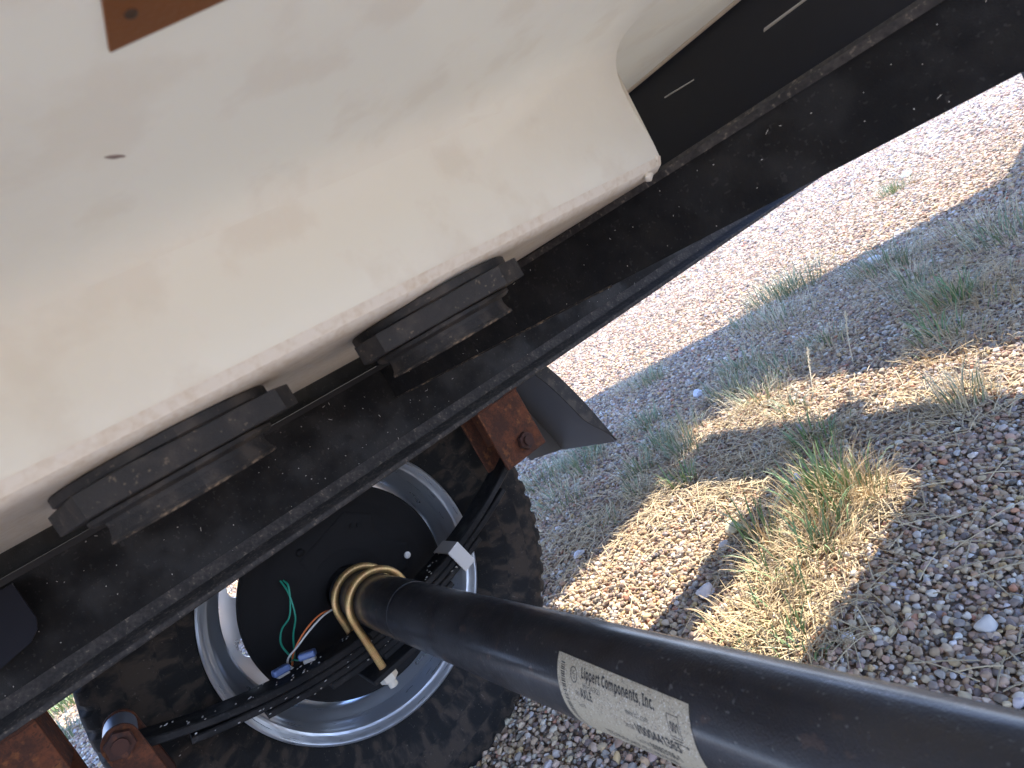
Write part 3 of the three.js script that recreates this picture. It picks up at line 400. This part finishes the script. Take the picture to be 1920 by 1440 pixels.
// ------------------------------------------------------------------ plants, straw, stones
const grassG = std({ color: lin(0.12, 0.19, 0.065), roughness: 0.6, side: THREE.DoubleSide }), grassB = std({ color: lin(0.17, 0.21, 0.105), roughness: 0.65, side: THREE.DoubleSide }), strawM = std({ color: lin(0.46, 0.33, 0.17), roughness: 0.8, side: THREE.DoubleSide }), strawP = std({ color: lin(0.55, 0.45, 0.28), roughness: 0.8, side: THREE.DoubleSide });
function blades(n, h, spread, lean, width) {
  const pos = [], idx = [], nor = [];
  for (let i = 0; i < n; i++) {
    const a = rr(0, 6.283), rad = spread * Math.sqrt(rnd()), bx = Math.cos(a) * rad, bz = Math.sin(a) * rad, d = a + rr(-0.8, 0.8), L = h * rr(0.45, 1.1), ln = lean * rr(0.3, 1.25), w = width * rr(0.6, 1.25), S = 5, tw = rr(-0.6, 0.6);
    let x = bx, y = 0.001, z = bz, el = Math.PI / 2 - ln * 0.35; const base = pos.length / 3;
    for (let s = 0; s <= S; s++) {
      const t = s / S, ww = w * (1 - t * t) * (0.6 + 0.4 * Math.min(1, t * 4)) + 0.0002, px = -Math.sin(d + tw * t), pz = Math.cos(d + tw * t);
      for (const k of [-1, 1]) pos.push(x + px * ww * k / 2, y, z + pz * ww * k / 2);
      const st = L / S; x += Math.cos(el) * Math.cos(d) * st; z += Math.cos(el) * Math.sin(d) * st; y = Math.max(0.006, y + Math.sin(el) * st); el -= ln * 2 / S * (0.4 + t);
      if (s < S) { const b = base + s * 2; idx.push(b, b + 2, b + 1, b + 1, b + 2, b + 3); }
    }
  }
  const g = new THREE.BufferGeometry(); g.setAttribute('position', new THREE.Float32BufferAttribute(pos, 3)); g.setIndex(idx); g.computeVertexNormals(); return g;
}
function tuft(x, z, h, sp, nG, nD, label, kind = 0, lean = 1.0) {
  const t = thing('grass_tuft', tuftLabel(x, z, label, nG > 75), 'grass', [x, 0, z], 'grass tufts growing in the gravel');
  if (x > 1.35 && z > -2.5 && x < 3) { h *= 1.05; sp *= 1.4; nG = Math.round(nG * 1.0); nD = Math.round(nD * 1.5); }
  const add = (n, g, m) => { const q = shadows(new THREE.Mesh(g, m)); q.name = n; q.userData.kind = 'stuff'; t.add(q); };
  if (nG) add('green_blades', blades(nG, h, sp, lean, h > 0.105 && x < 1 ? 0.0046 : 0.0034), kind ? grassB : grassG);
  if (nD) add('dry_blades', blades(Math.round(nD * 1.35), h * 0.9, sp * 1.35, lean * 1.15, 0.0016), kind ? strawP : strawM);
  return t;
}
const LG = 0, LD = 1;
const tuftLabel = (x, z, dry, big) => (dry ? 'dry straw-coloured grass tuft ' : big ? 'bushy green grass tuft ' : 'small green grass tuft ') + (x > 3 ? 'alone on the sunlit gravel beyond the shade' : z < -2.5 ? 'in the yard beyond the tyre beside the shackle' : x < 0.95 && z > -0.8 ? 'in the sunlit patch next to the axle' : x < 1.25 && z < -1.4 ? 'in the shade below the fender tail' : x > 1.14 && x < 1.48 && z > -1.3 ? 'in the narrow sunlit strip of gravel' : x > 1.45 ? (z < -1.28 ? 'along the edge of the broad shadow' : 'in the broad shade past the sunlit strip') : 'in the shade between the two sunlit patches');
for (const a of [
  [4.02, -1.69, 0.10, 0.09, 90, 60, LG, 0], [2.50, -1.56, 0.14, 0.10, 130, 80, LG, 1], [2.40, -1.62, 0.12, 0.08, 90, 60, LG, 1], [2.07, -1.40, 0.10, 0.10, 40, 110, LD, 1], [2.36, -1.13, 0.11, 0.09, 110, 90, LG, 1], [2.45, -0.86, 0.10, 0.09, 25, 110, LD, 1], [2.25, -0.72, 0.10, 0.08, 80, 60, LG, 1], [1.79, -0.73, 0.10, 0.05, 80, 60, LG, 0], [1.76, -0.66, 0.08, 0.08, 10, 120, LD, 0], [1.90, -0.85, 0.075, 0.05, 60, 40, LG, 1], [1.55, -0.70, 0.10, 0.04, 34, 12, LG, 0, 1.0], [1.47, -0.63, 0.06, 0.06, 4, 120, LD, 0, 1.2], [1.65, -1.32, 0.09, 0.06, 70, 40, LG, 1], [1.47, -1.25, 0.085, 0.05, 60, 40, LG, 1], [1.23, -1.26, 0.085, 0.05, 30, 80, LD, 1], [1.18, -1.31, 0.08, 0.05, 60, 40, LG, 1], [1.76, -1.92, 0.09, 0.07, 10, 90, LD, 1], [1.74, -1.83, 0.08, 0.05, 60, 20, LG, 1], [1.36, -1.09, 0.085, 0.05, 40, 80, LD, 1], [1.22, -0.80, 0.05, 0.09, 6, 70, LD, 1, 1.2], [1.10, -0.80, 0.075, 0.05, 60, 60, LG, 0], [1.20, -0.545, 0.085, 0.045, 24, 130, LD, 1, 0.7],
  [0.97, -1.075, 0.065, 0.035, 34, 40, LG, 0], [1.04, -1.29, 0.075, 0.05, 50, 60, LG, 1], [1.12, -1.18, 0.075, 0.05, 60, 60, LG, 1], [1.10, -1.60, 0.08, 0.08, 80, 60, LG, 1], [1.03, -1.73, 0.08, 0.09, 90, 60, LG, 1], [0.93, -1.20, 0.06, 0.035, 24, 70, LD, 1], [1.20, -1.66, 0.08, 0.08, 80, 60, LG, 1], [0.90, -1.5, 0.07, 0.09, 60, 70, LG, 1], [0.76, -0.735, 0.11, 0.03, 24, 40, LD, 0, 0.6], [0.835, -0.655, 0.125, 0.045, 42, 80, LG, 0, 0.7], [0.88, -0.605, 0.095, 0.04, 26, 140, LD, 0, 0.9], [0.90, -0.66, 0.115, 0.035, 34, 50, LG, 0, 0.6], [0.70, -0.63, 0.085, 0.06, 22, 105, LD, 0, 1.0], [0.745, -0.605, 0.09, 0.05, 22, 85, LD, 0, 1.0], [0.56, -0.62, 0.075, 0.06, 14, 115, LD, 0, 1.1], [0.515, -0.585, 0.055, 0.05, 8, 140, LD, 0, 1.3], [0.60, -0.60, 0.075, 0.05, 12, 80, LD, 0, 1.1],
  [1.28, -0.95, 0.06, 0.05, 30, 40, LG, 1], [1.0, -0.9, 0.05, 0.06, 6, 60, LD, 1, 1.2], [0.80, -1.2, 0.05, 0.05, 14, 50, LD, 1, 1.1], [1.33, -1.5, 0.08, 0.06, 60, 40, LG, 1], [1.55, -1.12, 0.075, 0.06, 50, 50, LG, 1], [1.7, -1.05, 0.07, 0.05, 40, 40, LG, 1], [2.1, -0.95, 0.08, 0.06, 50, 60, LG, 1], [2.15, -1.6, 0.09, 0.07, 30, 60, LD, 1], [0.90, -0.70, 0.085, 0.03, 30, 20, LG, 0, 0.5], [0.53, -0.545, 0.06, 0.03, 16, 10, LG, 0, 1.0], [0.66, -0.665, 0.07, 0.03, 16, 12, LG, 0, 1.0],
  [-0.51, -3.5, 0.12, 0.14, 160, 60, LG, 0], [-0.56, -2.95, 0.10, 0.12, 140, 60, LG, 1], [-0.30, -3.3, 0.1, 0.12, 120, 60, LG, 0], [-0.62, -3.8, 0.12, 0.16, 140, 60, LG, 0],
]) tuft(...a);
{ // two pale seed stalks
  for (const [x, z, tx, tz, h] of [[1.49, -0.88, 1.60, -0.90, 0.115], [1.36, -0.93, 1.50, -0.98, 0.075]]) {
    const t = thing('seed_stalk', 'thin pale grass stalk with a feathery seed head', 'grass', [x, 0, z], 'seed stalks'), c = [V(0, 0.003, 0), V((tx - x) * 0.35, h * 0.5, (tz - z) * 0.3), V(tx - x, h, tz - z)], crv = new THREE.CatmullRomCurve3(c);
    const m = shadows(new THREE.Mesh(new THREE.TubeGeometry(crv, 12, 0.0012, 5), strawP)); m.name = 'stem'; t.add(m);
    const gs = []; for (let i = 0; i < 36; i++) { const u = rr(0.62, 1), p = crv.getPoint(u), g = new THREE.ConeGeometry(0.0011, 0.011, 4); g.rotateZ(rr(-0.9, 0.9)); g.rotateX(rr(-0.9, 0.9)); g.translate(p.x + rr(-0.0015, 0.0015), p.y + 0.002, p.z + rr(-0.0015, 0.0015)); gs.push(g); }
    const hd = shadows(new THREE.Mesh(mergeGeometries(gs), strawP)); hd.name = 'seed_head'; t.add(hd);
  }
}
{ // loose straw
  const g = new THREE.BoxGeometry(1, 0.0007, 0.0014, 3, 1, 1), p = g.attributes.position; for (let i = 0; i < p.count; i++) p.setY(i, p.getY(i) - 0.0025 * Math.pow(p.getX(i) * 2, 2));
  const spots = [[0.60, -0.60, 0.13, 260], [0.85, -0.62, 0.12, 260], [0.78, -0.72, 0.16, 160], [1.2, -0.56, 0.14, 200], [1.1, -0.75, 0.2, 200], [1.05, -1.0, 0.25, 420], [0.85, -1.15, 0.22, 380], [0.72, -1.25, 0.15, 140], [0.95, -0.88, 0.14, 200], [1.3, -1.1, 0.25, 200], [1.55, -0.65, 0.2, 240], [1.8, -0.7, 0.2, 200], [1.0, -1.5, 0.35, 260], [2.2, -1.2, 0.45, 520], [1.6, -1.2, 0.3, 300], [2.0, -0.8, 0.25, 260], [0.7, -0.35, 0.3, 40], [0.95, -0.42, 0.3, 50], [0.6, -1.0, 0.2, 60], [0.5, -0.58, 0.08, 90]];
  const N = spots.reduce((a, b) => a + b[3], 0), im = new THREE.InstancedMesh(g, std({ roughness: 0.85 }), N), e = new THREE.Euler(), q = new THREE.Quaternion(), m4 = new THREE.Matrix4(); let i = 0;
  for (const [x, z, s, n] of spots) for (let k = 0; k < n; k++) { const a = rr(0, 6.28), r = s * Math.sqrt(rnd()) * rr(0.5, 1.3); e.set(rr(-0.4, 0.4), rr(0, 6.28), rr(-0.12, 0.12)); q.setFromEuler(e); m4.compose(V(x + r * Math.cos(a), rr(0.010, 0.019), z + r * Math.sin(a)), q, V(rr(0.02, 0.085), 1, rr(0.6, 1.3))); im.setMatrixAt(i, m4); const w = rr(0.6, 1.15); im.setColorAt(i, lin(0.47 * w, 0.36 * w, 0.20 * w)); i++; }
  im.name = 'loose_straw'; im.castShadow = im.receiveShadow = true; im.userData = { kind: 'stuff', label: 'loose dry straw scattered over the gravel around the tufts', category: 'straw' }; scene.add(im);
}
for (const [x, z, r, c, lab] of [[4.43, -1.77, 0.03, [0.75, 0.72, 0.68], 'white stone on the sunlit gravel'], [0.953, -0.759, 0.013, [0.42, 0.48, 0.62], 'bluish grey stone beside a green tuft'], [0.571, -0.50, 0.008, [0.78, 0.75, 0.7], 'small round white pebble beside dry straw'], [0.789, -0.814, 0.017, [0.6, 0.5, 0.3], 'yellowish stone at the edge of the sunlit patch'], [0.486, -0.451, 0.012, [0.52, 0.47, 0.4], 'pale lumpy stone on the shaded brown gravel'], [0.62, -0.36, 0.0115, [0.44, 0.39, 0.32], 'off-white pitted stone with a dark hole in the shade'], [1.496, -1.395, 0.02, [0.5, 0.5, 0.52], 'light grey stone in the far shade'], [2.492, -1.214, 0.026, [0.6, 0.6, 0.6], 'rounded pale stone among shaded tufts'], [0.68, -1.173, 0.013, [0.5, 0.47, 0.45], 'grey stone by the tyre at the shadow edge'], [0.735, -0.80, 0.012, [0.5, 0.42, 0.33], 'tan stone in the narrow shadow band'], [0.615, -0.76, 0.015, [0.55, 0.47, 0.4], 'large cream stone beside straw in the shadow band']]) {
  const g = pebbleGeo(Math.round(x * 50), 3); g.scale(r * 1.15, r * 0.72, r * 0.95); g.rotateY(x * 9); g.translate(0, r * 0.45, 0);
  const m = shadows(new THREE.Mesh(g, std({ color: lin(...c), roughness: 0.85 }))); m.name = numbered('stone'); m.position.set(x, 0.004, z); m.userData = { label: lab, category: 'stone', group: 'larger stones in the gravel' }; scene.add(m);
}

renderer.render(scene, camera);
